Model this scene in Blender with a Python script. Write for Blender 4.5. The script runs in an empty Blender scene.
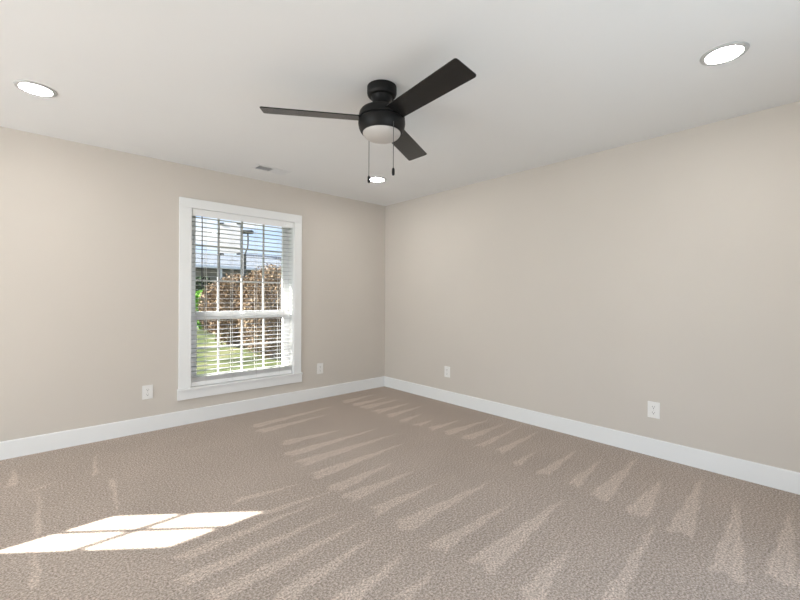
import bpy, bmesh, math, random
import numpy as np
from mathutils import Vector, Matrix
random.seed(7)
C = bpy.context.scene.collection
PI = math.pi

# ------------------------------------------------------------------ camera
cam_data = bpy.data.cameras.new('camera')
cam_data.sensor_width = 36.0
cam_data.lens = 17.91
cam_data.shift_y = -0.00375
cam_data.clip_start = 0.02
cam_data.clip_end = 400
camera = bpy.data.objects.new('camera', cam_data)
C.objects.link(camera)
camera.location = (-3.492, -4.118, 1.206)
camera.rotation_euler = (Matrix.Rotation(-math.radians(90-47.543), 3, 'Z') @ Matrix.Rotation(PI/2, 3, 'X') @ Matrix.Rotation(math.radians(0.3), 3, 'Z')).to_euler()
bpy.context.scene.camera = camera

# ------------------------------------------------------------------ colour management
vs = bpy.context.scene.view_settings
vs.view_transform = 'Standard'
vs.look = 'None'
vs.gamma = 1.0
vs.use_curve_mapping = False
vs.exposure = 0.19

# ------------------------------------------------------------------ sky
world = bpy.data.worlds.new('sky')
bpy.context.scene.world = world
world.use_nodes = True
nt = world.node_tree
nt.nodes.clear()
tc = nt.nodes.new('ShaderNodeTexCoord')
sep = nt.nodes.new('ShaderNodeSeparateXYZ')
grad = nt.nodes.new('ShaderNodeValToRGB')
grad.color_ramp.elements[0].position = 0.0
grad.color_ramp.elements[0].color = (0.80, 0.90, 1.0, 1)
grad.color_ramp.elements[1].position = 0.35
grad.color_ramp.elements[1].color = (0.17, 0.44, 0.95, 1)
cn = nt.nodes.new('ShaderNodeTexNoise')
cn.inputs['Scale'].default_value = 5.0
cn.inputs['Detail'].default_value = 5.0
cmap = nt.nodes.new('ShaderNodeMapping')
cmap.inputs['Scale'].default_value = (1, 1, 3)
cr = nt.nodes.new('ShaderNodeValToRGB')
cr.color_ramp.elements[0].position = 0.47
cr.color_ramp.elements[1].position = 0.62
mixc = nt.nodes.new('ShaderNodeMixRGB')
mixc.inputs['Color2'].default_value = (0.95, 0.97, 1.0, 1)
bg = nt.nodes.new('ShaderNodeBackground')
bg.inputs['Strength'].default_value = 1.25
wo = nt.nodes.new('ShaderNodeOutputWorld')
L = nt.links.new
L(tc.outputs['Generated'], sep.inputs[0])
L(sep.outputs['Z'], grad.inputs[0])
L(tc.outputs['Generated'], cmap.inputs[0])
L(cmap.outputs[0], cn.inputs['Vector'])
L(cn.outputs[0], cr.inputs[0])
L(cr.outputs[0], mixc.inputs['Fac'])
L(grad.outputs[0], mixc.inputs['Color1'])
L(mixc.outputs[0], bg.inputs[0])
L(bg.outputs[0], wo.inputs[0])

# ------------------------------------------------------------------ sun
SUN_EL = math.radians(33)
sd = Vector((0.783*math.cos(SUN_EL), -0.622*math.cos(SUN_EL), -math.sin(SUN_EL)))
sun_data = bpy.data.lights.new('sun', 'SUN')
sun_data.energy = 34.0
sun_data.angle = math.radians(0.5)
sun_data.color = (1.0, 0.96, 0.90)
sun = bpy.data.objects.new('sun', sun_data)
C.objects.link(sun)
sun.rotation_euler = sd.to_track_quat('-Z', 'Y').to_euler()
sun.location = (-8, 6, 8)

# ------------------------------------------------------------------ fill area lights added for brightness outside the added side and rear openings
def fill_light(name, loc, direction, w, h, power, color):
    ld = bpy.data.lights.new(name, 'AREA')
    ld.shape = 'RECTANGLE'
    ld.size = w
    ld.size_y = h
    ld.energy = power
    ld.color = color
    o = bpy.data.objects.new(name, ld)
    C.objects.link(o)
    o.location = loc
    o.rotation_euler = Vector(direction).to_track_quat('-Z', 'Z').to_euler()
    return o
fill_light('fill_side', (-7.55, -1.95, 1.15), (1, 0, 0.36), 3.0, 1.9, 195, (0.87, 0.945, 1.0))
fill_light('fill_rear', (-2.4, -5.15, 0.95), (0, 1, 0.4), 2.5, 2.0, 32, (0.87, 0.945, 1.0))

# ------------------------------------------------------------------ material helpers
def new_mat(name):
    m = bpy.data.materials.new(name)
    m.use_nodes = True
    n = m.node_tree
    b = n.nodes['Principled BSDF']
    return m, n, b

def paint(name, col, rough=0.6, var=0.03, scale=6.0, bump=0.0, bscale=300.0, metallic=0.0, spec=0.5):
    m, n, b = new_mat(name)
    tcn = n.nodes.new('ShaderNodeTexCoord')
    nz = n.nodes.new('ShaderNodeTexNoise')
    nz.inputs['Scale'].default_value = scale
    nz.inputs['Detail'].default_value = 3.0
    rp = n.nodes.new('ShaderNodeValToRGB')
    rp.color_ramp.elements[0].position = 0.3
    rp.color_ramp.elements[1].position = 0.7
    rp.color_ramp.elements[0].color = tuple(c*(1-var) for c in col) + (1,)
    rp.color_ramp.elements[1].color = tuple(min(1, c*(1+var)) for c in col) + (1,)
    n.links.new(tcn.outputs['Object'], nz.inputs['Vector'])
    n.links.new(nz.outputs[0], rp.inputs[0])
    n.links.new(rp.outputs[0], b.inputs['Base Color'])
    b.inputs['Roughness'].default_value = rough
    b.inputs['Metallic'].default_value = metallic
    b.inputs['Specular IOR Level'].default_value = spec
    if bump > 0:
        nb = n.nodes.new('ShaderNodeTexNoise')
        nb.inputs['Scale'].default_value = bscale
        nb.inputs['Detail'].default_value = 2.0
        bp = n.nodes.new('ShaderNodeBump')
        bp.inputs['Strength'].default_value = bump
        bp.inputs['Distance'].default_value = 0.002
        n.links.new(tcn.outputs['Object'], nb.inputs['Vector'])
        n.links.new(nb.outputs[0], bp.inputs['Height'])
        n.links.new(bp.outputs[0], b.inputs['Normal'])
    return m

def glow(name, col, strength):
    m, n, b = new_mat(name)
    b.inputs['Base Color'].default_value = (0.8, 0.8, 0.8, 1)
    b.inputs['Emission Color'].default_value = col + (1,)
    b.inputs['Emission Strength'].default_value = strength
    return m

def speckle(name, cols, scale, rough=0.9, detail=4.0, spec=0.1):
    m, n, b = new_mat(name)
    tcn = n.nodes.new('ShaderNodeTexCoord')
    nz = n.nodes.new('ShaderNodeTexNoise')
    nz.inputs['Scale'].default_value = scale
    nz.inputs['Detail'].default_value = detail
    rp = n.nodes.new('ShaderNodeValToRGB')
    e = rp.color_ramp.elements
    while len(e) < len(cols):
        e.new(0.5)
    for i, c in enumerate(cols):
        e[i].position = 0.3 + 0.4*i/(len(cols)-1)
        e[i].color = tuple(c) + (1,)
    n.links.new(tcn.outputs['Object'], nz.inputs['Vector'])
    n.links.new(nz.outputs[0], rp.inputs[0])
    n.links.new(rp.outputs[0], b.inputs['Base Color'])
    b.inputs['Roughness'].default_value = rough
    b.inputs['Specular IOR Level'].default_value = spec
    return m

M = {}
M['wall'] = paint('beige_wall_paint', (0.60, 0.55, 0.492), 0.75, 0.012, 1.5, 0.12, 260, spec=0.25)
M['ceiling'] = paint('white_ceiling_paint', (0.80, 0.80, 0.795), 0.85, 0.008, 1.5, 0.10, 220, spec=0.2)
M['trim'] = paint('white_trim_paint', (0.80, 0.80, 0.79), 0.35, 0.01, 3.0)
M['vinyl'] = paint('white_window_vinyl', (0.84, 0.84, 0.84), 0.35, 0.01, 3.0)
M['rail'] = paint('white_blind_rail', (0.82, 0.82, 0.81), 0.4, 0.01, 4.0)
M['slat'] = paint('backlit_grey_slat', (0.42, 0.42, 0.415), 0.4, 0.01, 4.0)  # backlit shade put into the colour: white slats greyed against the sky
M['muntin'] = paint('backlit_grey_muntin', (0.60, 0.60, 0.60), 0.4, 0.01, 4.0)  # white bars greyed in colour to look backlit against the sky
M['cord'] = paint('white_blind_cord', (0.72, 0.71, 0.68), 0.8, 0.02, 20.0)
M['wand'] = paint('backlit_dark_wand', (0.03, 0.035, 0.04), 0.4, 0.05, 20.0)  # dark colour stands for the wand's backlit silhouette
M['black'] = paint('matte_black_metal', (0.008, 0.0078, 0.0075), 0.45, 0.08, 12.0, spec=0.2)
M['blade'] = paint('matte_black_blade', (0.012, 0.0115, 0.011), 0.27, 0.10, 25.0, spec=0.4)
M['groove'] = paint('black_recess', (0.004, 0.004, 0.004), 0.8, 0.05, 20.0)
M['opal'] = paint('frosted_glass_bowl', (0.50, 0.47, 0.44), 0.3, 0.01, 10.0)
M['chain'] = paint('dark_bead_chain', (0.10, 0.10, 0.10), 0.35, 0.1, 90.0, metallic=0.7)
M['ring'] = paint('light_trim_ring', (0.48, 0.48, 0.47), 0.4, 0.02, 10.0)
M['lens'] = glow('lit_lens', (1.0, 0.98, 0.95), 90.0)
M['plate'] = paint('outlet_plate_plastic', (0.80, 0.78, 0.75), 0.35, 0.01, 20.0)
M['slot'] = paint('outlet_slot_dark', (0.10, 0.09, 0.08), 0.6, 0.05, 20.0)
M['screw'] = paint('outlet_screw', (0.55, 0.54, 0.52), 0.3, 0.05, 40.0, metallic=0.6)
M['vent'] = paint('vent_white_enamel', (0.74, 0.74, 0.74), 0.4, 0.01, 10.0)
M['duct'] = paint('vent_duct_dark', (0.42, 0.42, 0.43), 0.8, 0.05, 10.0)

def glass_mat(name, tint=(0.97, 0.98, 0.98), refl=0.05):
    m = bpy.data.materials.new(name)
    m.use_nodes = True
    n = m.node_tree
    n.nodes.clear()
    o = n.nodes.new('ShaderNodeOutputMaterial')
    tr = n.nodes.new('ShaderNodeBsdfTransparent')
    tr.inputs[0].default_value = tint + (1,)
    gl = n.nodes.new('ShaderNodeBsdfGlossy')
    gl.inputs['Roughness'].default_value = 0.02
    mx = n.nodes.new('ShaderNodeMixShader')
    mx.inputs[0].default_value = refl
    n.links.new(tr.outputs[0], mx.inputs[1])
    n.links.new(gl.outputs[0], mx.inputs[2])
    n.links.new(mx.outputs[0], o.inputs[0])
    return m
M['glass'] = glass_mat('window_glass')

def carpet_mat():
    m, n, b = new_mat('beige_cut_pile_carpet')
    tcn = n.nodes.new('ShaderNodeTexCoord')
    def noise(scale, detail, rough=0.5):
        z = n.nodes.new('ShaderNodeTexNoise')
        z.inputs['Scale'].default_value = scale
        z.inputs['Detail'].default_value = detail
        z.inputs['Roughness'].default_value = rough
        n.links.new(tcn.outputs['Object'], z.inputs['Vector'])
        return z.outputs[0]
    fine = noise(105.0, 4.0, 0.75)
    rp = n.nodes.new('ShaderNodeValToRGB')
    e = rp.color_ramp.elements
    e[0].position = 0.33; e[0].color = (0.195, 0.158, 0.130, 1)
    e[1].position = 0.67; e[1].color = (0.735, 0.630, 0.555, 1)
    mid = e.new(0.5); mid.color = (0.435, 0.366, 0.314, 1)
    n.links.new(fine, rp.inputs[0])
    # pile direction left by the vacuum cleaner: brushed strokes look paler
    at = n.nodes.new('ShaderNodeAttribute')
    at.attribute_name = 'nap'
    broken = noise(38.0, 3.0, 0.6)
    mp = n.nodes.new('ShaderNodeMapRange')
    mp.inputs['From Min'].default_value = 0.30
    mp.inputs['From Max'].default_value = 0.60
    mp.inputs['To Min'].default_value = 0.55
    mp.inputs['To Max'].default_value = 1.0
    n.links.new(broken, mp.inputs[0])
    mu = n.nodes.new('ShaderNodeMath'); mu.operation = 'MULTIPLY'
    n.links.new(at.outputs['Fac'], mu.inputs[0])
    n.links.new(mp.outputs[0], mu.inputs[1])
    large = noise(1.6, 2.0)
    ml = n.nodes.new('ShaderNodeMapRange')
    ml.inputs['From Min'].default_value = 0.3
    ml.inputs['From Max'].default_value = 0.7
    ml.inputs['To Min'].default_value = 0.95
    ml.inputs['To Max'].default_value = 1.05
    n.links.new(large, ml.inputs[0])
    ad = n.nodes.new('ShaderNodeMath'); ad.operation = 'MULTIPLY_ADD'
    ad.inputs[1].default_value = 0.38
    n.links.new(mu.outputs[0], ad.inputs[0])
    n.links.new(ml.outputs[0], ad.inputs[2])
    vm = n.nodes.new('ShaderNodeVectorMath'); vm.operation = 'SCALE'
    n.links.new(rp.outputs[0], vm.inputs[0])
    n.links.new(ad.outputs[0], vm.inputs['Scale'])
    n.links.new(vm.outputs[0], b.inputs['Base Color'])
    b.inputs['Roughness'].default_value = 1.0
    b.inputs['Specular IOR Level'].default_value = 0.05
    b.inputs['Sheen Weight'].default_value = 0.0
    bp = n.nodes.new('ShaderNodeBump')
    bp.inputs['Strength'].default_value = 0.12
    bp.inputs['Distance'].default_value = 0.003
    n.links.new(fine, bp.inputs['Height'])
    n.links.new(bp.outputs[0], b.inputs['Normal'])
    return m
M['carpet'] = carpet_mat()

# ------------------------------------------------------------------ mesh helpers
class MB:
    """collects shapes, builds ONE mesh object"""
    def __init__(self):
        self.bm = bmesh.new()
    def box(self, x0, x1, y0, y1, z0, z1, bevel=0.0, mat=None, seg=2):
        t = bmesh.new()
        bmesh.ops.create_cube(t, size=1.0)
        for v in t.verts:
            v.co = Vector(((x0+x1)/2 + v.co.x*(x1-x0), (y0+y1)/2 + v.co.y*(y1-y0), (z0+z1)/2 + v.co.z*(z1-z0)))
        if bevel > 0:
            bmesh.ops.bevel(t, geom=t.edges[:], offset=bevel, segments=seg, affect='EDGES', profile=0.5)
        if mat is not None:
            t.transform(mat)
        self._merge(t)
        return self
    def _merge(self, t):
        me = bpy.data.meshes.new('tmp')
        t.to_mesh(me); t.free()
        self.bm.from_mesh(me)
        bpy.data.meshes.remove(me)
    def lathe(self, prof, seg=48, centre=(0, 0, 0), cap0=True, cap1=True):
        rings = []
        for r, z in prof:
            if r < 1e-6:
                rings.append([self.bm.verts.new((centre[0], centre[1], centre[2]+z))])
            else:
                rings.append([self.bm.verts.new((centre[0]+r*math.cos(2*PI*i/seg), centre[1]+r*math.sin(2*PI*i/seg), centre[2]+z)) for i in range(seg)])
        for a, b in zip(rings[:-1], rings[1:]):
            for i in range(seg):
                j = (i+1) % seg
                if len(a) == 1 and len(b) == 1: continue
                if len(a) == 1: self.bm.faces.new((a[0], b[i], b[j]))
                elif len(b) == 1: self.bm.faces.new((a[i], b[0], a[j]))
                else: self.bm.faces.new((a[i], b[i], b[j], a[j]))
        if cap0 and len(rings[0]) > 1: self.bm.faces.new(rings[0])
        if cap1 and len(rings[-1]) > 1: self.bm.faces.new(rings[-1])
        return self
    def tube(self, pts, r0, r1=None, seg=8):
        r1 = r0 if r1 is None else r1
        pts = [Vector(p) for p in pts]
        rings = []
        for k, p in enumerate(pts):
            d = (pts[min(k+1, len(pts)-1)] - pts[max(k-1, 0)]).normalized()
            ref = Vector((0, 0, 1)) if abs(d.z) < 0.9 else Vector((1, 0, 0))
            u = d.cross(ref).normalized(); v = d.cross(u)
            r = r0 + (r1-r0)*k/max(1, len(pts)-1)
            rings.append([self.bm.verts.new(p + (u*math.cos(2*PI*i/seg) + v*math.sin(2*PI*i/seg))*r) for i in range(seg)])
        for a, b in zip(rings[:-1], rings[1:]):
            for i in range(seg):
                j = (i+1) % seg
                self.bm.faces.new((a[i], a[j], b[j], b[i]))
        self.bm.faces.new(rings[0]); self.bm.faces.new(rings[-1])
        return self
    def prism(self, poly, axis, a0, a1, bevel=0.0):
        """extrude a closed 2D polygon along an axis ('x','y','z')"""
        t = bmesh.new()
        def P(p, a):
            return {'x': (a, p[0], p[1]), 'y': (p[0], a, p[1]), 'z': (p[0], p[1], a)}[axis]
        A = [t.verts.new(P(p, a0)) for p in poly]
        B = [t.verts.new(P(p, a1)) for p in poly]
        t.faces.new(A); t.faces.new(B)
        for i in range(len(poly)):
            j = (i+1) % len(poly)
            t.faces.new((A[i], A[j], B[j], B[i]))
        bmesh.ops.recalc_face_normals(t, faces=t.faces[:])
        if bevel > 0:
            bmesh.ops.bevel(t, geom=t.edges[:], offset=bevel, segments=2, affect='EDGES', profile=0.5)
        self._merge(t)
        return self
    def build(self, name, mat, parent=None, loc=None, smooth=False, recalc=True):
        if recalc:
            bmesh.ops.recalc_face_normals(self.bm, faces=self.bm.faces[:])
        me = bpy.data.meshes.new(name)
        self.bm.to_mesh(me); self.bm.free()
        if smooth:
            me.set_sharp_from_angle(angle=math.radians(35)) if hasattr(me, 'set_sharp_from_angle') else None
            me.polygons.foreach_set('use_smooth', [True]*len(me.polygons))
            if hasattr(me, 'set_sharp_from_angle'):
                me.set_sharp_from_angle(angle=math.radians(35))
        mats = mat if isinstance(mat, (list, tuple)) else [mat]
        for q in mats:
            me.materials.append(q)
        o = bpy.data.objects.new(name, me)
        C.objects.link(o)
        if parent is not None:
            o.parent = parent
        if loc is not None:
            o.location = loc
        return o

def thing(name, label, cat, loc=(0, 0, 0), rz=0.0, group=None):
    o = bpy.data.objects.new(name, None)
    o.empty_display_size = 0.1
    C.objects.link(o)
    o.location = loc
    o.rotation_euler = (0, 0, rz)
    tag(o, label, cat, group)
    return o

def tag(o, label, cat, group=None):
    o['label'] = label
    o['category'] = cat
    if group:
        o['group'] = group
    return o

def structure(o, label=None, cat=None):
    o['kind'] = 'structure'
    if label: o['label'] = label
    if cat: o['category'] = cat
    return o

def dup(root, loc, rz, label):
    r = root.copy(); C.objects.link(r)
    r.location = loc; r.rotation_euler = (0, 0, rz)
    r['label'] = label
    for ch in list(root.children):
        c = ch.copy(); C.objects.link(c); c.parent = r
        for g in list(ch.children):
            d = g.copy(); C.objects.link(d); d.parent = c
    return r

# ------------------------------------------------------------------ the room shell
H = 2.436
XL, YR = -7.2, -4.70          # far (unseen) side wall and rear wall
TH = 0.15

# floor with the vacuum strokes brushed into the pile: (base corner, base corner, tip) in metres on the floor
MARKS = [
    ((-0.853,-1.243), (-0.877,-1.326), (-0.546,-1.238)),
    ((-0.847,-1.432), (-0.863,-1.515), (-0.619,-1.450)),
    ((-0.828,-1.584), (-0.837,-1.667), (-0.432,-1.636)),
    ((-0.813,-1.742), (-0.805,-1.852), (-0.204,-1.817)),
    ((-0.779,-1.942), (-0.788,-2.046), (-0.192,-1.988)),
    ((-0.843,-2.149), (-0.836,-2.212), (-0.151,-2.130)),
    ((-0.808,-2.307), (-0.822,-2.389), (-0.168,-2.321)),
    ((-0.910,-2.523), (-0.934,-2.594), (-0.618,-2.544)),
    ((-0.954,-2.729), (-0.918,-2.812), (-0.364,-2.744)),
    ((-0.965,-2.944), (-0.924,-3.017), (-0.395,-2.947)),
    ((-0.989,-3.105), (-0.991,-3.216), (-0.163,-3.117)),
    ((-1.038,-3.313), (-1.015,-3.436), (-0.452,-3.346)),
    ((-1.052,-3.529), (-1.061,-3.642), (-0.225,-3.521)),
    ((-1.405,-3.755), (-1.145,-3.857), (-0.445,-3.736)),
    ((-1.252,-3.916), (-1.035,-4.016), (-0.373,-3.952)),
    ((-1.162,-4.013), (-1.184,-4.135), (-0.496,-4.041)),
    ((-2.099,-2.526), (-2.074,-2.646), (-1.321,-2.597)),
    ((-2.079,-2.785), (-2.071,-2.874), (-1.441,-2.839)),
    ((-2.053,-2.985), (-1.984,-3.119), (-1.203,-3.025)),
    ((-2.052,-3.240), (-2.017,-3.343), (-1.618,-3.262)),
    ((-2.088,-2.322), (-2.080,-2.420), (-1.601,-2.384)),
    ((-2.612,-2.805), (-2.589,-2.867), (-2.228,-2.752)),
    ((-2.447,-2.927), (-2.409,-2.989), (-2.209,-2.932)),
    ((-1.852,-3.491), (-1.782,-3.555), (-1.031,-3.473)),
    ((-2.001,-0.430), (-2.001,-0.544), (-1.116,-0.397)),
    ((-2.023,-0.598), (-2.021,-0.722), (-1.314,-0.615)),
    ((-1.997,-1.003), (-1.983,-1.119), (-1.478,-1.098)),
    ((-2.083,-1.252), (-2.073,-1.364), (-1.197,-1.294)),
    ((-2.086,-1.450), (-2.065,-1.573), (-1.149,-1.514)),
    ((-2.123,-1.705), (-2.106,-1.819), (-1.271,-1.724)),
    ((-2.131,-1.945), (-2.118,-2.061), (-1.590,-1.952)),
    ((-2.118,-2.094), (-2.112,-2.210), (-1.574,-2.153)),
    ((-0.884,-0.266), (-0.903,-0.394), (-0.406,-0.278)),
    ((-0.873,-0.448), (-0.891,-0.568), (-0.390,-0.487)),
    ((-0.867,-0.590), (-0.880,-0.733), (-0.344,-0.651)),
    ((-0.867,-0.820), (-0.869,-0.938), (-0.345,-0.856)),
    ((-0.856,-1.019), (-0.866,-1.123), (-0.332,-1.034)),
    ((-3.015,-2.054), (-2.992,-2.130), (-2.284,-2.071)),
    ((-3.061,-2.223), (-3.036,-2.308), (-2.249,-2.248)),
    ((-3.016,-2.400), (-2.976,-2.491), (-2.212,-2.412)),
    ((-2.803,-2.592), (-2.768,-2.678), (-2.241,-2.559)),
    ((-2.613,-2.763), (-2.589,-2.853), (-2.244,-2.776)),
    ((-2.640,-1.706), (-2.626,-1.765), (-2.234,-1.799)),
    ((-2.563,-1.952), (-2.551,-2.004), (-2.148,-2.018)),
    ((-3.632,-0.611), (-3.571,-0.612), (-3.594,-0.297)),
    ((-3.498,-1.412), (-3.461,-1.445), (-3.473,-0.847)),
    ((-3.505,-1.862), (-3.475,-1.889), (-3.487,-1.519)),
    ((-3.531,-0.812), (-3.514,-0.777), (-3.391,-0.709)),
    ((-3.131,-0.884), (-3.101,-0.910), (-3.154,-1.422)),
    ((-3.211,-0.773), (-3.181,-0.799), (-3.152,-0.352)),
]
xs = np.concatenate([np.linspace(XL, -4.0, 16)[:-1], np.linspace(-4.0, 0.0, 381)])
ys = np.concatenate([np.linspace(YR, -4.2, 6)[:-1], np.linspace(-4.2, 0.0, 401)])
X, Y = np.meshgrid(xs, ys)
nap = np.zeros_like(X)
rng = np.random.default_rng(3)
wob = 0.012*np.sin(X*23 + 3*np.sin(Y*9)) + 0.008*np.sin(X*51+Y*37)
for b1, b2, ap in MARKS:
    b1, b2, ap = np.array(b1), np.array(b2), np.array(ap)
    mid = (b1+b2)/2
    ax = ap-mid
    ax = ax*1.10
    Ln = np.hypot(*ax)
    ux = ax/Ln; uy = np.array([-ux[1], ux[0]])
    hw = abs(np.dot(b2-b1, uy))/2 + 0.0
    if hw < 0.018: hw = 0.018
    px, py = X-mid[0], Y-mid[1]
    s = (px*ux[0]+py*ux[1])/Ln
    t = px*uy[0]+py*uy[1] + wob*0.35
    wdt = hw*np.clip(1-s, 0, 1)**1.0
    side = np.clip((wdt-np.abs(t))/0.014+0.5, 0, 1)
    base = np.clip((s*Ln + 0.02*np.sin(t*60+mid[1]*9) + 0.01)/0.03, 0, 1)
    fade = np.clip((1.02-s)/0.16, 0, 1)*(0.85+0.15*rng.random())
    edge = 0.72 + 0.28*np.clip(np.abs(t)/np.maximum(wdt, 1e-4), 0, 1)
    nap = np.maximum(nap, np.where(s < 1.02, side*base*fade*edge, 0))
nx, ny = len(xs), len(ys)
verts = np.stack([X.ravel(), Y.ravel(), np.zeros(X.size)], 1)
ii = np.arange(nx*ny).reshape(ny, nx)
faces = np.stack([ii[:-1, :-1].ravel(), ii[:-1, 1:].ravel(), ii[1:, 1:].ravel(), ii[1:, :-1].ravel()], 1)
me = bpy.data.meshes.new('floor')
me.vertices.add(len(verts)); me.vertices.foreach_set('co', verts.ravel())
me.loops.add(faces.size); me.loops.foreach_set('vertex_index', faces.ravel())
me.polygons.add(len(faces)); me.polygons.foreach_set('loop_start', np.arange(0, faces.size, 4))
me.update(calc_edges=True)
att = me.attributes.new('nap', 'FLOAT', 'POINT')
att.data.foreach_set('value', nap.ravel().astype(np.float32))
me.materials.append(M['carpet'])
floor = bpy.data.objects.new('floor', me)
C.objects.link(floor)
structure(floor)

ce = MB().box(XL-TH, TH, YR-TH, TH, H, H+0.15).build('ceiling', M['ceiling'])
structure(ce)

def wall_with_holes(name, axis, a0, a1, b0, b1, z0, z1, holes):
    """wall slab along axis from a0 to a1, thickness b0..b1; holes: (h0,h1,k0,k1)"""
    mb = MB()
    def bx(p0, p1, q0, q1):
        if p1-p0 < 1e-5 or q1-q0 < 1e-5: return
        if axis == 'x': mb.box(p0, p1, b0, b1, q0, q1)
        else: mb.box(b0, b1, p0, p1, q0, q1)
    cur = a0
    for h0, h1, k0, k1 in sorted(holes):
        bx(cur, h0, z0, z1)
        bx(h0, h1, z0, k0)
        bx(h0, h1, k1, z1)
        cur = h1
    bx(cur, a1, z0, z1)
    o = mb.build(name, M['wall'])
    structure(o)
    return o

W1 = (-2.411, -1.351, 0.338, 2.038)     # the window in view
W2 = (-5.72, -4.99, 1.49, 2.25)         # small window further along the same wall
W3 = (-3.50, -0.40, 0.35, 2.15)         # along y, added in the unseen side wall for fill light
D1 = (-3.65, -1.15, 0.0, 2.10)            # glazed doors added behind the camera for fill light
wall_with_holes('wall_left', 'x', XL-TH, TH, 0.0, TH, -0.05, H+0.05, [W1, W2])
wall_with_holes('wall_right', 'y', YR, 0.0, 0.0, TH, -0.05, H+0.05, [])
wall_with_holes('wall_side', 'y', YR, 0.0, XL-TH, XL, -0.05, H+0.05, [W3])
wall_with_holes('wall_rear', 'x', XL-TH, TH, YR-TH, YR, -0.05, H+0.05, [D1])

# baseboards: 13 cm boards with an eased top edge
BB = [(0, 0), (0.015, 0), (0.015, 0.125), (0.011, 0.132), (0, 0.132)]
def baseboard(name, poly, axis, a0, a1):
    o = MB().prism(poly, axis, a0, a1).build(name, M['trim'])
    structure(o)
baseboard('baseboard_left', [(-u, v) for u, v in BB], 'x', XL, 0.0)
baseboard('baseboard_right', [(-u, v) for u, v in BB], 'y', YR, 0.0)
baseboard('baseboard_side', [(XL+u, v) for u, v in BB], 'y', YR, 0.0)
mbb = MB()
for a0, a1 in ((XL, D1[0]-0.09), (D1[1]+0.09, 0.0)):
    mbb.prism([(YR+u, v) for u, v in BB], 'x', a0, a1)
structure(mbb.build('baseboard_rear', M['trim']))

# ---------------- windows
def empty_structure(name):
    o = bpy.data.objects.new(name, None)
    C.objects.link(o)
    o['kind'] = 'structure'
    return o

win = empty_structure('window_1')
x0, x1, z0, z1 = W1
cas = MB()
cas.box(x0-0.102, x0+0.001, -0.02, 0.0, z0, z1, 0.002)
cas.box(x1-0.001, x1+0.090, -0.02, 0.0, z0, z1, 0.002)
cas.box(x0-0.102, x1+0.090, -0.022, 0.0, z1-0.001, z1+0.087, 0.002)
cas.build('window_casing', M['trim'], win)
sl = MB()
sl.box(x0-0.112, x1+0.104, -0.034, 0.0, z0-0.018, z0+0.002, 0.003)        # stool nose
sl.box(x0-0.110, x1+0.102, -0.020, 0.0, z0-0.103, z0-0.018, 0.002)        # apron
sl.box(x0, x1, 0.0, 0.13, z0-0.018, z0+0.002)
sl.build('window_sill', M['trim'], win)
jm = MB()
jm.box(x0, x0+0.008, 0.0, TH, z0, z1)
jm.box(x1-0.008, x1, 0.0, TH, z0, z1)
jm.box(x0, x1, 0.0, TH, z1-0.008, z1)
jm.build('window_jamb', M['trim'], win)
gx0, gx1 = -2.338, -1.425
sy0, sy1 = 0.115, 0.150
us = MB()       # upper sash: three rows by four
us.box(x0+0.008, gx0, sy0, sy1, 1.02, z1-0.008)
us.box(gx1, x1-0.008, sy0, sy1, 1.02, z1-0.008)
us.box(gx0, gx1, sy0, sy1, 2.012, z1-0.008)
us.box(gx0, gx1, sy0, sy1, 1.012, 1.052)
us.build('upper_sash', M['vinyl'], win)
ls = MB()       # lower sash: two rows by four
ly0, ly1 = 0.085, 0.117
ls.box(x0+0.008, gx0+0.006, ly0, ly1, z0+0.002, 1.03)
ls.box(gx1-0.006, x1-0.008, ly0, ly1, z0+0.002, 1.03)
ls.box(gx0, gx1, ly0, ly1, z0+0.002, z0+0.055)
ls.box(gx0, gx1, ly0, ly1, 0.972, 1.035)
ls.box(-1.90, -1.86, ly0-0.02, ly0, 1.018, 1.035, 0.003)     # sash lock
ls.build('lower_sash', M['vinyl'], win)
mu = MB()
for xm in (-2.118, -1.880, -1.644):
    mu.box(xm-0.008, xm+0.008, 0.126, 0.142, 1.05, 2.014)
for zm in (1.707, 1.359):
    mu.box(gx0, gx1, 0.127, 0.141, zm-0.008, zm+0.008)
for xm in (-2.124, -1.886, -1.650):
    mu.box(xm-0.008, xm+0.008, 0.095, 0.109, z0+0.05, 0.975)
mu.box(gx0, gx1, 0.096, 0.108, 0.683, 0.703)
mu.build('muntins', M['muntin'], win)
MB().box(gx0-0.01, gx1+0.01, 0.132, 0.136, 1.03, 2.03).build('upper_pane', M['glass'], win)
MB().box(gx0-0.01, gx1+0.01, 0.100, 0.104, z0+0.04, 1.0).build('lower_pane', M['glass'], win)

# small window out of frame: its panes throw the sun patch on the carpet
win2 = empty_structure('window_2')
a0, a1, c0, c1 = W2
cas = MB()
cas.box(a0-0.09, a0, -0.02, 0.0, c0-0.09, c1+0.09, 0.002)
cas.box(a1, a1+0.09, -0.02, 0.0, c0-0.09, c1+0.09, 0.002)
cas.box(a0, a1, -0.02, 0.0, c1, c1+0.09, 0.002)
cas.box(a0, a1, -0.03, 0.0, c0-0.09, c0, 0.002)
cas.build('window_casing', M['trim'], win2)
sa = MB()
cols = [(-5.665, -5.438), (-5.402, -5.188), (-5.15, -5.02)]
rows = [(1.53, 1.63), (1.675, 1.903), (1.936, 2.192)]
ex = [a0] + [v for c in cols for v in c] + [a1]
ez = [c0] + [v for c in rows for v in c] + [c1]
for i in range(0, len(ex), 2):
    sa.box(ex[i], ex[i+1], 0.137, 0.145, c0, c1)
for i in range(0, len(ez), 2):
    sa.box(a0, a1, 0.138, 0.144, ez[i], ez[i+1])
sa.build('window_sash', M['vinyl'], win2)
MB().box(a0+0.005, a1-0.005, 0.139, 0.143, c0+0.005, c1-0.005).build('window_pane', M['glass'], win2)

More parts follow.
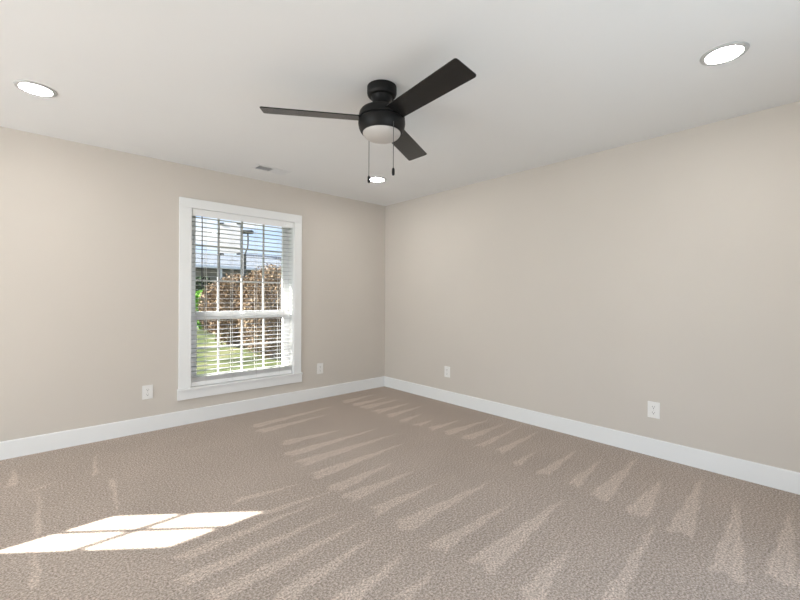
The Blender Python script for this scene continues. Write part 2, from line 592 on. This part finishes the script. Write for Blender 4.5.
# unseen side window and rear glazed doors, added to let the fill light in
win3 = empty_structure('added_side_window')
b0, b1, d0, d1 = W3
f = MB()
f.box(XL, XL+0.02, b0-0.09, b0, d0-0.09, d1+0.09, 0.002)
f.box(XL, XL+0.02, b1, b1+0.09, d0-0.09, d1+0.09, 0.002)
f.box(XL, XL+0.02, b0, b1, d1, d1+0.09, 0.002)
f.box(XL, XL+0.03, b0, b1, d0-0.09, d0, 0.002)
f.build('window_casing', M['trim'], win3)
f = MB()
for k in range(4):
    yy = b0 + (b1-b0)*k/3
    ya, yb = max(b0, yy-0.03), min(b1, yy+0.03)
    f.box(XL-0.10, XL-0.06, ya, yb, d0, d1)
f.box(XL-0.10, XL-0.06, b0, b1, d0, d0+0.04)
f.box(XL-0.10, XL-0.06, b0, b1, d1-0.04, d1)
f.build('window_sash', M['vinyl'], win3)
MB().box(XL-0.082, XL-0.078, b0+0.01, b1-0.01, d0+0.01, d1-0.01).build('window_pane', M['glass'], win3)

door = empty_structure('added_rear_door')
e0, e1, g0, g1 = D1
f = MB()
f.box(e0-0.09, e0, YR, YR+0.02, 0, g1+0.09, 0.002)
f.box(e1, e1+0.09, YR, YR+0.02, 0, g1+0.09, 0.002)
f.box(e0, e1, YR, YR+0.02, g1, g1+0.09, 0.002)
f.build('door_casing', M['trim'], door)
f = MB()
for k in range(3):
    xx = e0 + (e1-e0)*k/2
    f.box(max(e0, xx-0.06), min(e1, xx+0.06), YR-0.10, YR-0.06, 0.0, g1)
f.box(e0, e1, YR-0.10, YR-0.06, 0.0, 0.10)
f.box(e0, e1, YR-0.10, YR-0.06, g1-0.07, g1)
f.build('door_frame', M['vinyl'], door)
MB().box(e0+0.02, e1-0.02, YR-0.082, YR-0.078, 0.02, g1-0.02).build('door_pane', M['glass'], door)

# unseen eave, added and sized to shade the top of the window outside
o = MB().box(-4.2, 0.9, TH, 1.15, H+0.02, H+0.17).build('added_eave', M['trim'])
structure(o)

# ------------------------------------------------------------------ window blind
bl = thing('window_blind', 'white horizontal slat blind lowered inside the window frame, slats open', 'blind', ((x0+x1)/2, 0.035, z0))
def rel(mb_): return mb_
bx0, bx1 = x0+0.012, x1-0.012
cx, cz = (x0+x1)/2, z0
def bb(mb_, p0, p1, q0, q1, r0, r1, bev=0.0):
    return mb_.box(p0-cx, p1-cx, q0-0.035, q1-0.035, r0-cz, r1-cz, bev)
bb(MB(), bx0, bx1, 0.008, 0.062, 1.992, 2.034, 0.002).build('headrail', M['rail'], bl)
bb(MB(), x0+0.009, x1-0.009, -0.006, 0.006, 1.972, 2.036, 0.002).build('valance', M['rail'], bl)
sm = MB()
zs = []
z = 1.962
while z > 0.43:
    zs.append(z); z -= 0.0435
stack = [0.3855+0.0042*k for k in range(10)]
st = MB()
for z in zs + stack:
    # gently crowned slat, 50 mm deep
    prof = []
    for k in range(5):
        u = -1+2*k/4
        prof.append((u*0.025, 0.0012*(1-u*u)+0.0009+u*0.0002))
    for k in range(4, -1, -1):
        u = -1+2*k/4
        prof.append((u*0.025, 0.0012*(1-u*u)-0.0009+u*0.0002))
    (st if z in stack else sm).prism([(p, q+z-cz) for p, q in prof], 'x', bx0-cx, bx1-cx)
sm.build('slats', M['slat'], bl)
st.build('stacked_slats', M['rail'], bl)  # paler than the open slats, so the stack looks sunlit
bb(MB(), bx0, bx1, 0.009, 0.061, z0+0.004, z0+0.045, 0.005).build('bottom_rail', M['rail'], bl)
for xc in (-2.268, -2.017, -1.768, -1.510):
    lc = MB()
    for yy in (-0.0265, 0.0265):
        lc.tube([(xc-cx, yy, 0.02), (xc-cx, yy, 1.66)], 0.0016, seg=6)
    lc.build('ladder_cord', M['cord'], bl)
wd = MB().tube([(-2.312-cx, -0.028, 1.64), (-2.312-cx, -0.036, 1.55), (-2.312-cx, -0.036, 0.96)], 0.0045, seg=8)
wd.build('tilt_wand', M['wand'], bl, smooth=True)

# ------------------------------------------------------------------ ceiling fan
FX, FY = -1.999, -2.320
fan = thing('ceiling_fan', 'black three-blade ceiling fan with frosted bowl light and pull chains', 'ceiling fan', (FX, FY, H))
def fz(z): return z-H + (0.016 if z < 2.3015 else 0.0)
MB().lathe([(0.0, fz(H)), (0.083, fz(H)), (0.086, fz(2.435)), (0.0865, fz(2.398)), (0.084, fz(2.386)), (0.077, fz(2.378)), (0.060, fz(2.375)), (0.0, fz(2.375))], 64).build('canopy', M['black'], fan, smooth=True)
MB().lathe([(0.0, fz(2.378)), (0.064, fz(2.378)), (0.057, fz(2.360)), (0.055, fz(2.345)), (0.058, fz(2.325)), (0.066, fz(2.300)), (0.070, fz(2.280)), (0.0, fz(2.280))], 64).build('neck', M['black'], fan, smooth=True)
MB().lathe([(0.0, fz(2.288)), (0.085, fz(2.288)), (0.108, fz(2.285)), (0.122, fz(2.278)), (0.131, fz(2.266)), (0.1345, fz(2.250)), (0.1355, fz(2.230)),
            (0.0, fz(2.230))], 72).build('motor_housing', M['black'], fan, smooth=True)
MB().lathe([(0.0, fz(2.231)), (0.126, fz(2.231)), (0.126, fz(2.221)), (0.0, fz(2.221))], 72).build('blade_slot', M['groove'], fan, smooth=True)
MB().lathe([(0.0, fz(2.222)), (0.134, fz(2.222)), (0.137, fz(2.218)), (0.1375, fz(2.200)), (0.134, fz(2.180)), (0.126, fz(2.160)), (0.118, fz(2.150)), (0.110, fz(2.150)), (0.0, fz(2.156))], 72).build('light_kit_ring', M['black'], fan, smooth=True)
gp = [(0.111, fz(2.157))]
for k in range(1, 13):
    a = PI/2*k/12
    gp.append((0.111*math.cos(a), fz(2.152)-0.052*math.sin(a)))
gp[-1] = (0.0, gp[-1][1])
MB().lathe(gp, 64, cap0=True, cap1=False).build('glass_bowl', M['opal'], fan, smooth=True)

def blade_mesh():
    t = MB()
    # plan outline: along +x from the hub, leading edge +y
    r0, r1 = 0.10, 0.676
    w0, w1 = 0.062, 0.073
    pts = [(r0, -w0)]
    pts.append((r1-0.015, -w1))
    for k in range(5):
        a = -PI/2 + PI/2*k/4
        pts.append((r1-0.015+0.015*math.cos(a), -w1+0.015+0.015*math.sin(a)))
    for k in range(5):
        a = PI/2*k/4
        pts.append((r1-0.015+0.015*math.cos(a), w1-0.015+0.015*math.sin(a)))
    pts.append((r0, w0))
    clean = [pts[0]]
    for p in pts[1:]:
        if (p[0]-clean[-1][0])**2+(p[1]-clean[-1][1])**2 > 1e-8: clean.append(p)
    t.prism(clean, 'z', -0.003, 0.003, 0.0012)
    # pitch about the long axis; keeps the root inside the slot
    t.bm.transform(Matrix.Rotation(math.radians(-12.5), 4, 'X'))
    return t
CAMYAW = math.radians(47.543)-PI/2
bo = None
for deg in (189.7, 307.2, 69.0):
    a = math.radians(deg) + CAMYAW
    if bo is None:
        bo = blade_mesh().build('blade', M['blade'], fan)
        b_ = bo
    else:
        b_ = bo.copy(); C.objects.link(b_); b_.parent = fan
    b_.location = (0, 0, fz(2.240)-0.010)
    b_.rotation_euler = (0, 0, a)

def chain(cxr, czd, ztop, zfob):
    # offsets right of and behind the fan axis as seen on entering the room
    c, s = math.cos(CAMYAW), math.sin(CAMYAW)
    px, py = cxr*c - czd*s, cxr*s + czd*c
    m = MB()
    m.tube([(px, py, fz(ztop)), (px, py, fz(zfob+0.04))], 0.0019, seg=6)
    zz_ = ztop
    while zz_ > zfob+0.045:
        bmesh.ops.create_icosphere(m.bm, subdivisions=1, radius=0.0026, matrix=Matrix.Translation((px, py, fz(zz_))))
        zz_ -= 0.0075
    ch = m.build('pull_chain', M['chain'], fan)
    fb = MB().lathe([(0.0, 0.044), (0.004, 0.043), (0.0075, 0.036), (0.0085, 0.022), (0.008, 0.008), (0.0055, 0.001), (0.0, 0.0)], 20, centre=(px, py, fz(zfob)))
    fb.build('chain_fob', M['groove'], ch, smooth=True)
chain(0.071, -0.112, 2.170, 1.868)
chain(-0.082, 0.098, 2.172, 1.886)

# ------------------------------------------------------------------ recessed ceiling lights
def downlight(label):
    t = thing('recessed_light', label, 'ceiling light', (0, 0, H), 0, 'recessed ceiling lights')
    MB().lathe([(0.074, -0.002), (0.077, -0.0075), (0.086, -0.0085), (0.094, -0.006), (0.098, 0.0), (0.074, 0.0), (0.074, -0.002)], 64, cap0=False, cap1=False).build('trim_ring', M['ring'], t, smooth=True)
    MB().lathe([(0.0, -0.0045), (0.060, -0.0042), (0.0745, -0.002), (0.0745, -0.0005), (0.0, -0.0005)], 64, cap0=False, cap1=False).build('lens', M['lens'], t, smooth=True)
    return t
d0_ = downlight('round lit recessed ceiling light at far left, above the window wall')
d0_.location = (-3.496, -0.899, H)
dup(d0_, (-0.947, -3.737, H), 0, 'round lit recessed ceiling light at upper right, near the right wall')
dup(d0_, (-0.862, -0.877, H), 0, 'small round lit recessed light in the far corner, behind the fan chains')

# ------------------------------------------------------------------ ceiling air vent
vt = thing('ceiling_vent', 'white rectangular slotted air vent in the ceiling above the window', 'air vent', (-1.808, -0.423, H))
fr = MB()
vw, vd = 0.168, 0.078
fr.box(-vw, vw, -vd, -vd+0.026, -0.006, 0.0, 0.002)
fr.box(-vw, vw, vd-0.026, vd, -0.006, 0.0, 0.002)
fr.box(-vw, -vw+0.026, -vd+0.026, vd-0.026, -0.006, 0.0, 0.002)
fr.box(vw-0.026, vw, -vd+0.026, vd-0.026, -0.006, 0.0, 0.002)
fr.box(-0.006, 0.006, -vd+0.026, vd-0.026, -0.006, 0.0)
fr.build('vent_frame', M['vent'], vt)
MB().box(-vw+0.02, vw-0.02, -vd+0.02, vd-0.02, -0.0012, -0.0002).build('vent_opening', M['duct'], vt)
lv = MB()
for sgn, xa, xb in ((-1, -vw+0.026, -0.006), (1, 0.006, vw-0.026)):
    for k in range(6):
        yy = -vd+0.034+k*0.0184
        rot = Matrix.Translation((0, yy, -0.006)) @ Matrix.Rotation(math.radians(-26*sgn), 4, 'X')
        lv.box(xa, xb, -0.0068, 0.0068, -0.0006, 0.0006, 0.0, rot)
lv.build('louvres', M['vent'], vt)

# ------------------------------------------------------------------ wall outlets
def outlet(label):
    t = thing('wall_outlet', label, 'electrical outlet', (0, 0, 0), 0, 'wall outlets')
    # local: faces -y, centre of plate at origin
    MB().box(-0.041, 0.041, -0.007, 0.0, -0.062, 0.062, 0.003).build('cover_plate', M['plate'], t)
    for zc in (-0.0215, 0.0215):
        poly = []
        for k in range(28):
            a = 2*PI*k/28
            poly.append((0.0175*math.cos(a), zc + max(-0.0135, min(0.0135, 0.0175*math.sin(a)))))
        rc = MB().prism(poly, 'y', -0.0085, -0.0065).build('receptacle', M['plate'], t)
        s = MB()
        s.box(-0.0085, -0.006, -0.0090, -0.0083, zc-0.001, zc+0.009)
        s.box(0.006, 0.0085, -0.0090, -0.0083, zc-0.000, zc+0.008)
        s.box(-0.003, 0.003, -0.0090, -0.0083, zc-0.0105, zc-0.005)
        s.build('socket_holes', M['slot'], rc)
    sc = MB().lathe([(0.0, 0.0), (0.0035, 0.0), (0.003, 0.0012), (0.0, 0.0016)], 16)
    sc.bm.transform(Matrix.Translation((0, -0.007, 0)) @ Matrix.Rotation(PI/2, 4, 'X'))
    sc.build('screw', M['screw'], t)
    return t
ot = outlet('white wall outlet on the window wall, left of the window')
ot.location = (-2.757, 0.0, 0.350)
dup(ot, (-1.004, 0.0, 0.354), 0, 'white wall outlet on the window wall, right of the window near the corner')
dup(ot, (0.0, -1.115, 0.350), -PI/2, 'white wall outlet on the right wall, nearer the far corner')
dup(ot, (0.0, -3.185, 0.353), -PI/2, 'largest white wall outlet, on the right wall towards the right edge')

# ------------------------------------------------------------------ outside the window
GZ = -0.20
M['grass'] = speckle('lawn_grass', [(0.02, 0.026, 0.008), (0.06, 0.075, 0.024), (0.13, 0.122, 0.06)], 1.2, detail=8)
M['asphalt'] = speckle('asphalt', [(0.05, 0.05, 0.055), (0.09, 0.09, 0.10)], 6)
M['mulch'] = speckle('mulch', [(0.05, 0.032, 0.022), (0.16, 0.10, 0.065), (0.26, 0.18, 0.12)], 9, detail=6)
M['bark'] = speckle('bark', [(0.10, 0.075, 0.055), (0.22, 0.17, 0.13)], 20)
def leaf(name, cols):
    m = speckle(name, cols, 3.0, detail=6)
    b = m.node_tree.nodes['Principled BSDF']
    return m
M['dry'] = leaf('dry_tan_leaf', [(0.10, 0.065, 0.035), (0.22, 0.15, 0.09), (0.36, 0.29, 0.205)])
M['dry2'] = leaf('dry_brown_leaf', [(0.05, 0.032, 0.02), (0.13, 0.085, 0.05), (0.24, 0.185, 0.125)])
M['green'] = leaf('fresh_green_leaf', [(0.07, 0.20, 0.02), (0.20, 0.42, 0.06)])
M['dark'] = leaf('dark_evergreen', [(0.012, 0.025, 0.012), (0.05, 0.075, 0.035)])
M['roof'] = speckle('pale_grey_shingle', [(0.12, 0.135, 0.155), (0.20, 0.215, 0.24)], 4)
M['roof2'] = speckle('dark_grey_shingle', [(0.05, 0.06, 0.075), (0.09, 0.10, 0.12)], 4)
M['siding'] = speckle('grey_siding', [(0.22, 0.21, 0.20), (0.30, 0.29, 0.27)], 2)
M['tanbrick'] = speckle('tan_brick', [(0.35, 0.27, 0.20), (0.55, 0.44, 0.34)], 8)
M['white'] = paint('white_exterior_paint', (0.82, 0.82, 0.82), 0.5, 0.02, 2)
M['boardwhite'] = paint('off_white_board', (0.70, 0.66, 0.66), 0.5, 0.02, 2)
M['darkglass'] = paint('dark_glass', (0.02, 0.025, 0.03), 0.1, 0.05, 2)
M['bluepaint'] = paint('blue_car_paint', (0.03, 0.09, 0.30), 0.25, 0.03, 2)
M['tyre'] = paint('black_rubber', (0.02, 0.02, 0.02), 0.8, 0.05, 20)
M['steel'] = paint('dark_painted_steel', (0.04, 0.045, 0.05), 0.5, 0.05, 8)

structure(MB().box(-60, 80, TH, 14.5, GZ-0.2, GZ).build('ground', M['grass']), 'green lawn outside the window', 'lawn')
structure(MB().box(-60, 80, 14.5, 21.5, GZ-0.2, GZ-0.01).build('road', M['asphalt']), 'dark asphalt street beyond the lawn', 'road')
structure(MB().box(-60, 80, 21.5, 90, GZ-0.2, GZ).build('ground', M['grass']), 'far lawn across the street', 'lawn')

def shrub(name, label, cat, x, y, rx, ry, h, mats, n, leaf_s, group=None, low=0.0, seed=1, twigs=26, label_leaf=None):
    rnd = random.Random(seed)
    t = thing(name, label, cat, (x, y, GZ), 0, group)
    br = MB()
    for k in range(twigs):
        a = rnd.uniform(0, 2*PI); q = rnd.uniform(0.25, 1.0)
        ex_, ey_ = rx*q*math.cos(a), ry*q*math.sin(a)
        hh = h*rnd.uniform(0.7, 0.98)*math.sqrt(max(0.1, 1-0.55*q*q))
        sx, sy = ex_*0.12, ey_*0.12
        pts = [(sx, sy, 0), (sx+(ex_-sx)*0.25+rnd.uniform(-.05, .05), sy+(ey_-sy)*0.25, hh*0.4),
               (sx+(ex_-sx)*0.65+rnd.uniform(-.05, .05), sy+(ey_-sy)*0.65, hh*0.78), (ex_, ey_, hh)]
        br.tube(pts, 0.018, 0.004, seg=5)
    br.build('branches', M['bark'], t)
    lf = MB()
    for k in range(n):
        while True:
            u = Vector((rnd.uniform(-1, 1), rnd.uniform(-1, 1), rnd.uniform(-1, 1)))
            if 0.25 < u.length < 1: break
        u = u.normalized()*u.length**0.45
        zc = h*0.5*(1+u.z)
        p = Vector((u.x*rx, u.y*ry, max(low, zc)))
        p += Vector((rnd.gauss(0, 0.05), rnd.gauss(0, 0.05), rnd.gauss(0, 0.05)))
        p.z = max(0.02, p.z)
        d1 = Vector((rnd.gauss(0, 1), rnd.gauss(0, 1), rnd.gauss(0, 1))).normalized()
        d2 = d1.cross(Vector((rnd.gauss(0, 1), rnd.gauss(0, 1), rnd.gauss(0, 1)))).normalized()
        s = leaf_s*rnd.uniform(0.6, 1.3)
        v = [lf.bm.verts.new(p + q) for q in (-d1*s, d2*s*0.5 + d1*s*0.1, d1*s, -d2*s*0.5 + d1*s*0.1)]
        fc = lf.bm.faces.new(v)
        fc.material_index = rnd.randrange(len(mats))
    lf.build('foliage', mats, t, recalc=False)
    return t

dry = [M['dry'], M['dry2']]
shrub('dry_shrub', 'large dry brown shrub outside, at the right half of the window', 'shrub', 0.55, 4.75, 0.75, 0.9, 2.10, dry, 13000, 0.033, 'dry shrubs outside', seed=2, twigs=60)
shrub('dry_shrub', 'dry brown shrub outside, seen through the middle of the window', 'shrub', 0.71, 7.4, 0.72, 0.8, 2.0, dry, 11000, 0.040, 'dry shrubs outside', seed=3, twigs=60)
shrub('dry_shrub', 'furthest dry brown shrub outside, at the left of the brown hedge', 'shrub', 1.52, 11.8, 0.50, 0.5, 1.85, dry, 6500, 0.048, 'dry shrubs outside', seed=4, twigs=50)
shrub('green_shrub', 'small bright green shrub outside, at the left edge of the window', 'shrub', 1.76, 14.0, 0.42, 0.4, 1.65, [M['green']], 1600, 0.09, seed=5)
shrub('evergreen_bush', 'dark evergreen bush outside, at the left edge of the window', 'bush', 3.9, 21.6, 0.8, 0.7, 2.6, [M['dark']], 2600, 0.12, seed=6)

# neighbouring house with a low pale roof and a white fascia
hs = thing('neighbour_house', 'grey neighbouring house outside with low pale roof and white fascia', 'house', (5.2, 26.0, GZ))
hx0, hx1, hy0, hy1, he = -2.6, 9.0, 0.6, 8.0, 3.45
MB().box(hx0+0.6, hx1-0.5, hy0+1.2, hy1, 0, he, 0).build('house_wall', M['siding'], hs)
rf = MB()
A = [(hx0, hy0-0.3, he+0.14), (hx1, hy0-0.3, he+0.14), (hx1, hy1+0.3, he+0.14), (hx0, hy1+0.3, he+0.14)]
R = [(hx0+3.0, (hy0+hy1)/2, he+1.45), (hx1-2.0, (hy0+hy1)/2, he+1.45)]
va = [rf.bm.verts.new(p) for p in A]; vr = [rf.bm.verts.new(p) for p in R]
for q in ((va[0], va[1], vr[1], vr[0]), (va[1], va[2], vr[1]), (va[2], va[3], vr[0], vr[1]), (va[3], va[0], vr[0]), tuple(va)):
    rf.bm.faces.new(q)
rf.build('roof', M['roof'], hs)
fa = MB()
fa.box(hx0-0.02, hx1+0.02, hy0-0.36, hy0-0.30, he-0.04, he+0.17)
fa.box(hx0-0.05, hx0, hy0-0.36, hy1+0.3, he-0.04, he+0.17)
fa.build('fascia', M['white'], hs)
for px_ in (-1.7, 1.4, 4.4, 7.4):
    MB().box(px_-0.08, px_+0.08, hy0-0.1, hy0+0.06, 0, he).build('porch_post', M['white'], hs)
for px_ in (-0.6, 2.6, 5.6):
    w_ = MB().box(px_-0.06, px_+1.36, hy0+1.15, hy0+1.2, 1.0, 2.5).build('window', M['white'], hs)
    MB().box(px_, px_+1.3, hy0+1.13, hy0+1.16, 1.06, 2.44).build('pane', M['darkglass'], w_)

h2 = thing('distant_house', 'distant house with dark grey gable roof, at the upper right of the window', 'house', (18.5, 38.5, GZ))
MB().box(-4.0, 5.0, 0, 7, 0, 4.3).build('house_wall', M['tanbrick'], h2)
MB().prism([(-0.5, 4.25), (7.5, 4.25), (3.5, 6.3)], 'x', -4.5, 5.5).build('roof', M['roof2'], h2)
MB().box(-4.55, 5.55, -0.56, -0.5, 4.1, 4.35).build('fascia', M['white'], h2)
for px_ in (-2.8, 0.0, 2.8):
    w_ = MB().box(px_-0.6, px_+0.6, -0.05, 0, 1.2, 2.8).build('window', M['white'], h2)
    MB().box(px_-0.53, px_+0.53, -0.07, -0.04, 1.27, 2.73).build('pane', M['darkglass'], w_)

# white board on posts with dark clamps
uu = Vector((0.737, -0.676, 0))
sg = thing('sign_board', 'blank white board on posts with four dark corner clamps, outside', 'sign', (1.547, 10.248, GZ), math.atan2(-0.676, 0.737))
bz0, bz1 = 2.70-GZ, 3.77-GZ
MB().box(-0.36, 0.36, -0.015, 0.015, bz0, bz1, 0.004).build('board', M['boardwhite'], sg)
for sx in (-0.40, 0.36):
    MB().box(sx, sx+0.035, 0.0, 0.035, 0, bz1+0.02, 0.003).build('post', M['steel'], sg)
for sx in (-0.31, 0.31):
    for zc in (bz0-0.01, bz1-0.01):
        MB().box(sx-0.08, sx+0.08, -0.03, 0.03, zc-0.03, zc+0.03, 0.006).build('clamp', M['steel'], sg)

# street lamp with a curved arm
lp = thing('street_lamp', 'dark street lamp with curved arm and flat head, beside the white board', 'street lamp', (2.741, 11.866, GZ), math.atan2(-0.676, 0.737))
MB().tube([(-0.06, 0, 0), (-0.06, 0, 2.9-GZ)], 0.075, 0.06, seg=14).build('pole', M['steel'], lp, smooth=True)
MB().tube([(-0.06, 0, 2.85-GZ), (-0.02, 0, 3.0-GZ), (0.05, 0, 3.15-GZ), (0.07, 0, 3.4-GZ), (0.06, 0, 3.75-GZ)], 0.03, seg=10).build('arm', M['steel'], lp, smooth=True)
MB().box(-0.22, 0.26, -0.12, 0.12, 3.72-GZ, 3.86-GZ, 0.03).build('lamp_head', M['steel'], lp)

# blue car parked on the street
car = thing('parked_car', 'blue car parked outside, just visible at the left edge of the window', 'car', (0.85, 18.4, GZ-0.01))
prof = [(-2.1, 0.30), (2.1, 0.30), (2.15, 0.62), (2.08, 0.90), (1.55, 0.98), (0.95, 1.36), (-0.55, 1.40), (-1.15, 0.98), (-2.0, 0.82), (-2.15, 0.55)]
MB().prism(prof, 'y', -0.85, 0.85, 0.05).build('car_body', M['bluepaint'], car, smooth=True)
for yy in (-0.87, 0.87):
    MB().prism([(1.38, 1.0), (0.90, 1.30), (0.22, 1.33), (0.22, 1.0)], 'y', yy-0.012, yy+0.012).build('side_window', M['darkglass'], car)
    MB().prism([(0.14, 1.0), (0.14, 1.33), (-0.50, 1.33), (-0.98, 1.0)], 'y', yy-0.012, yy+0.012).build('side_window', M['darkglass'], car)
    for xx in (-1.35, 1.32):
        wh = MB().lathe([(0.0, -0.1), (0.30, -0.1), (0.33, -0.07), (0.33, 0.07), (0.30, 0.1), (0.0, 0.1)], 28)
        wh.bm.transform(Matrix.Translation((xx, yy*0.9, 0.33)) @ Matrix.Rotation(PI/2, 4, 'X'))
        w_ = wh.build('wheel', M['tyre'], car, smooth=True)
        hb = MB().lathe([(0.0, -0.105), (0.2, -0.105), (0.2, 0.105), (0.0, 0.105)], 20)
        hb.bm.transform(Matrix.Translation((xx, yy*0.9, 0.33)) @ Matrix.Rotation(PI/2, 4, 'X'))
        hb.build('hubcap', M['ring'], w_, smooth=True)
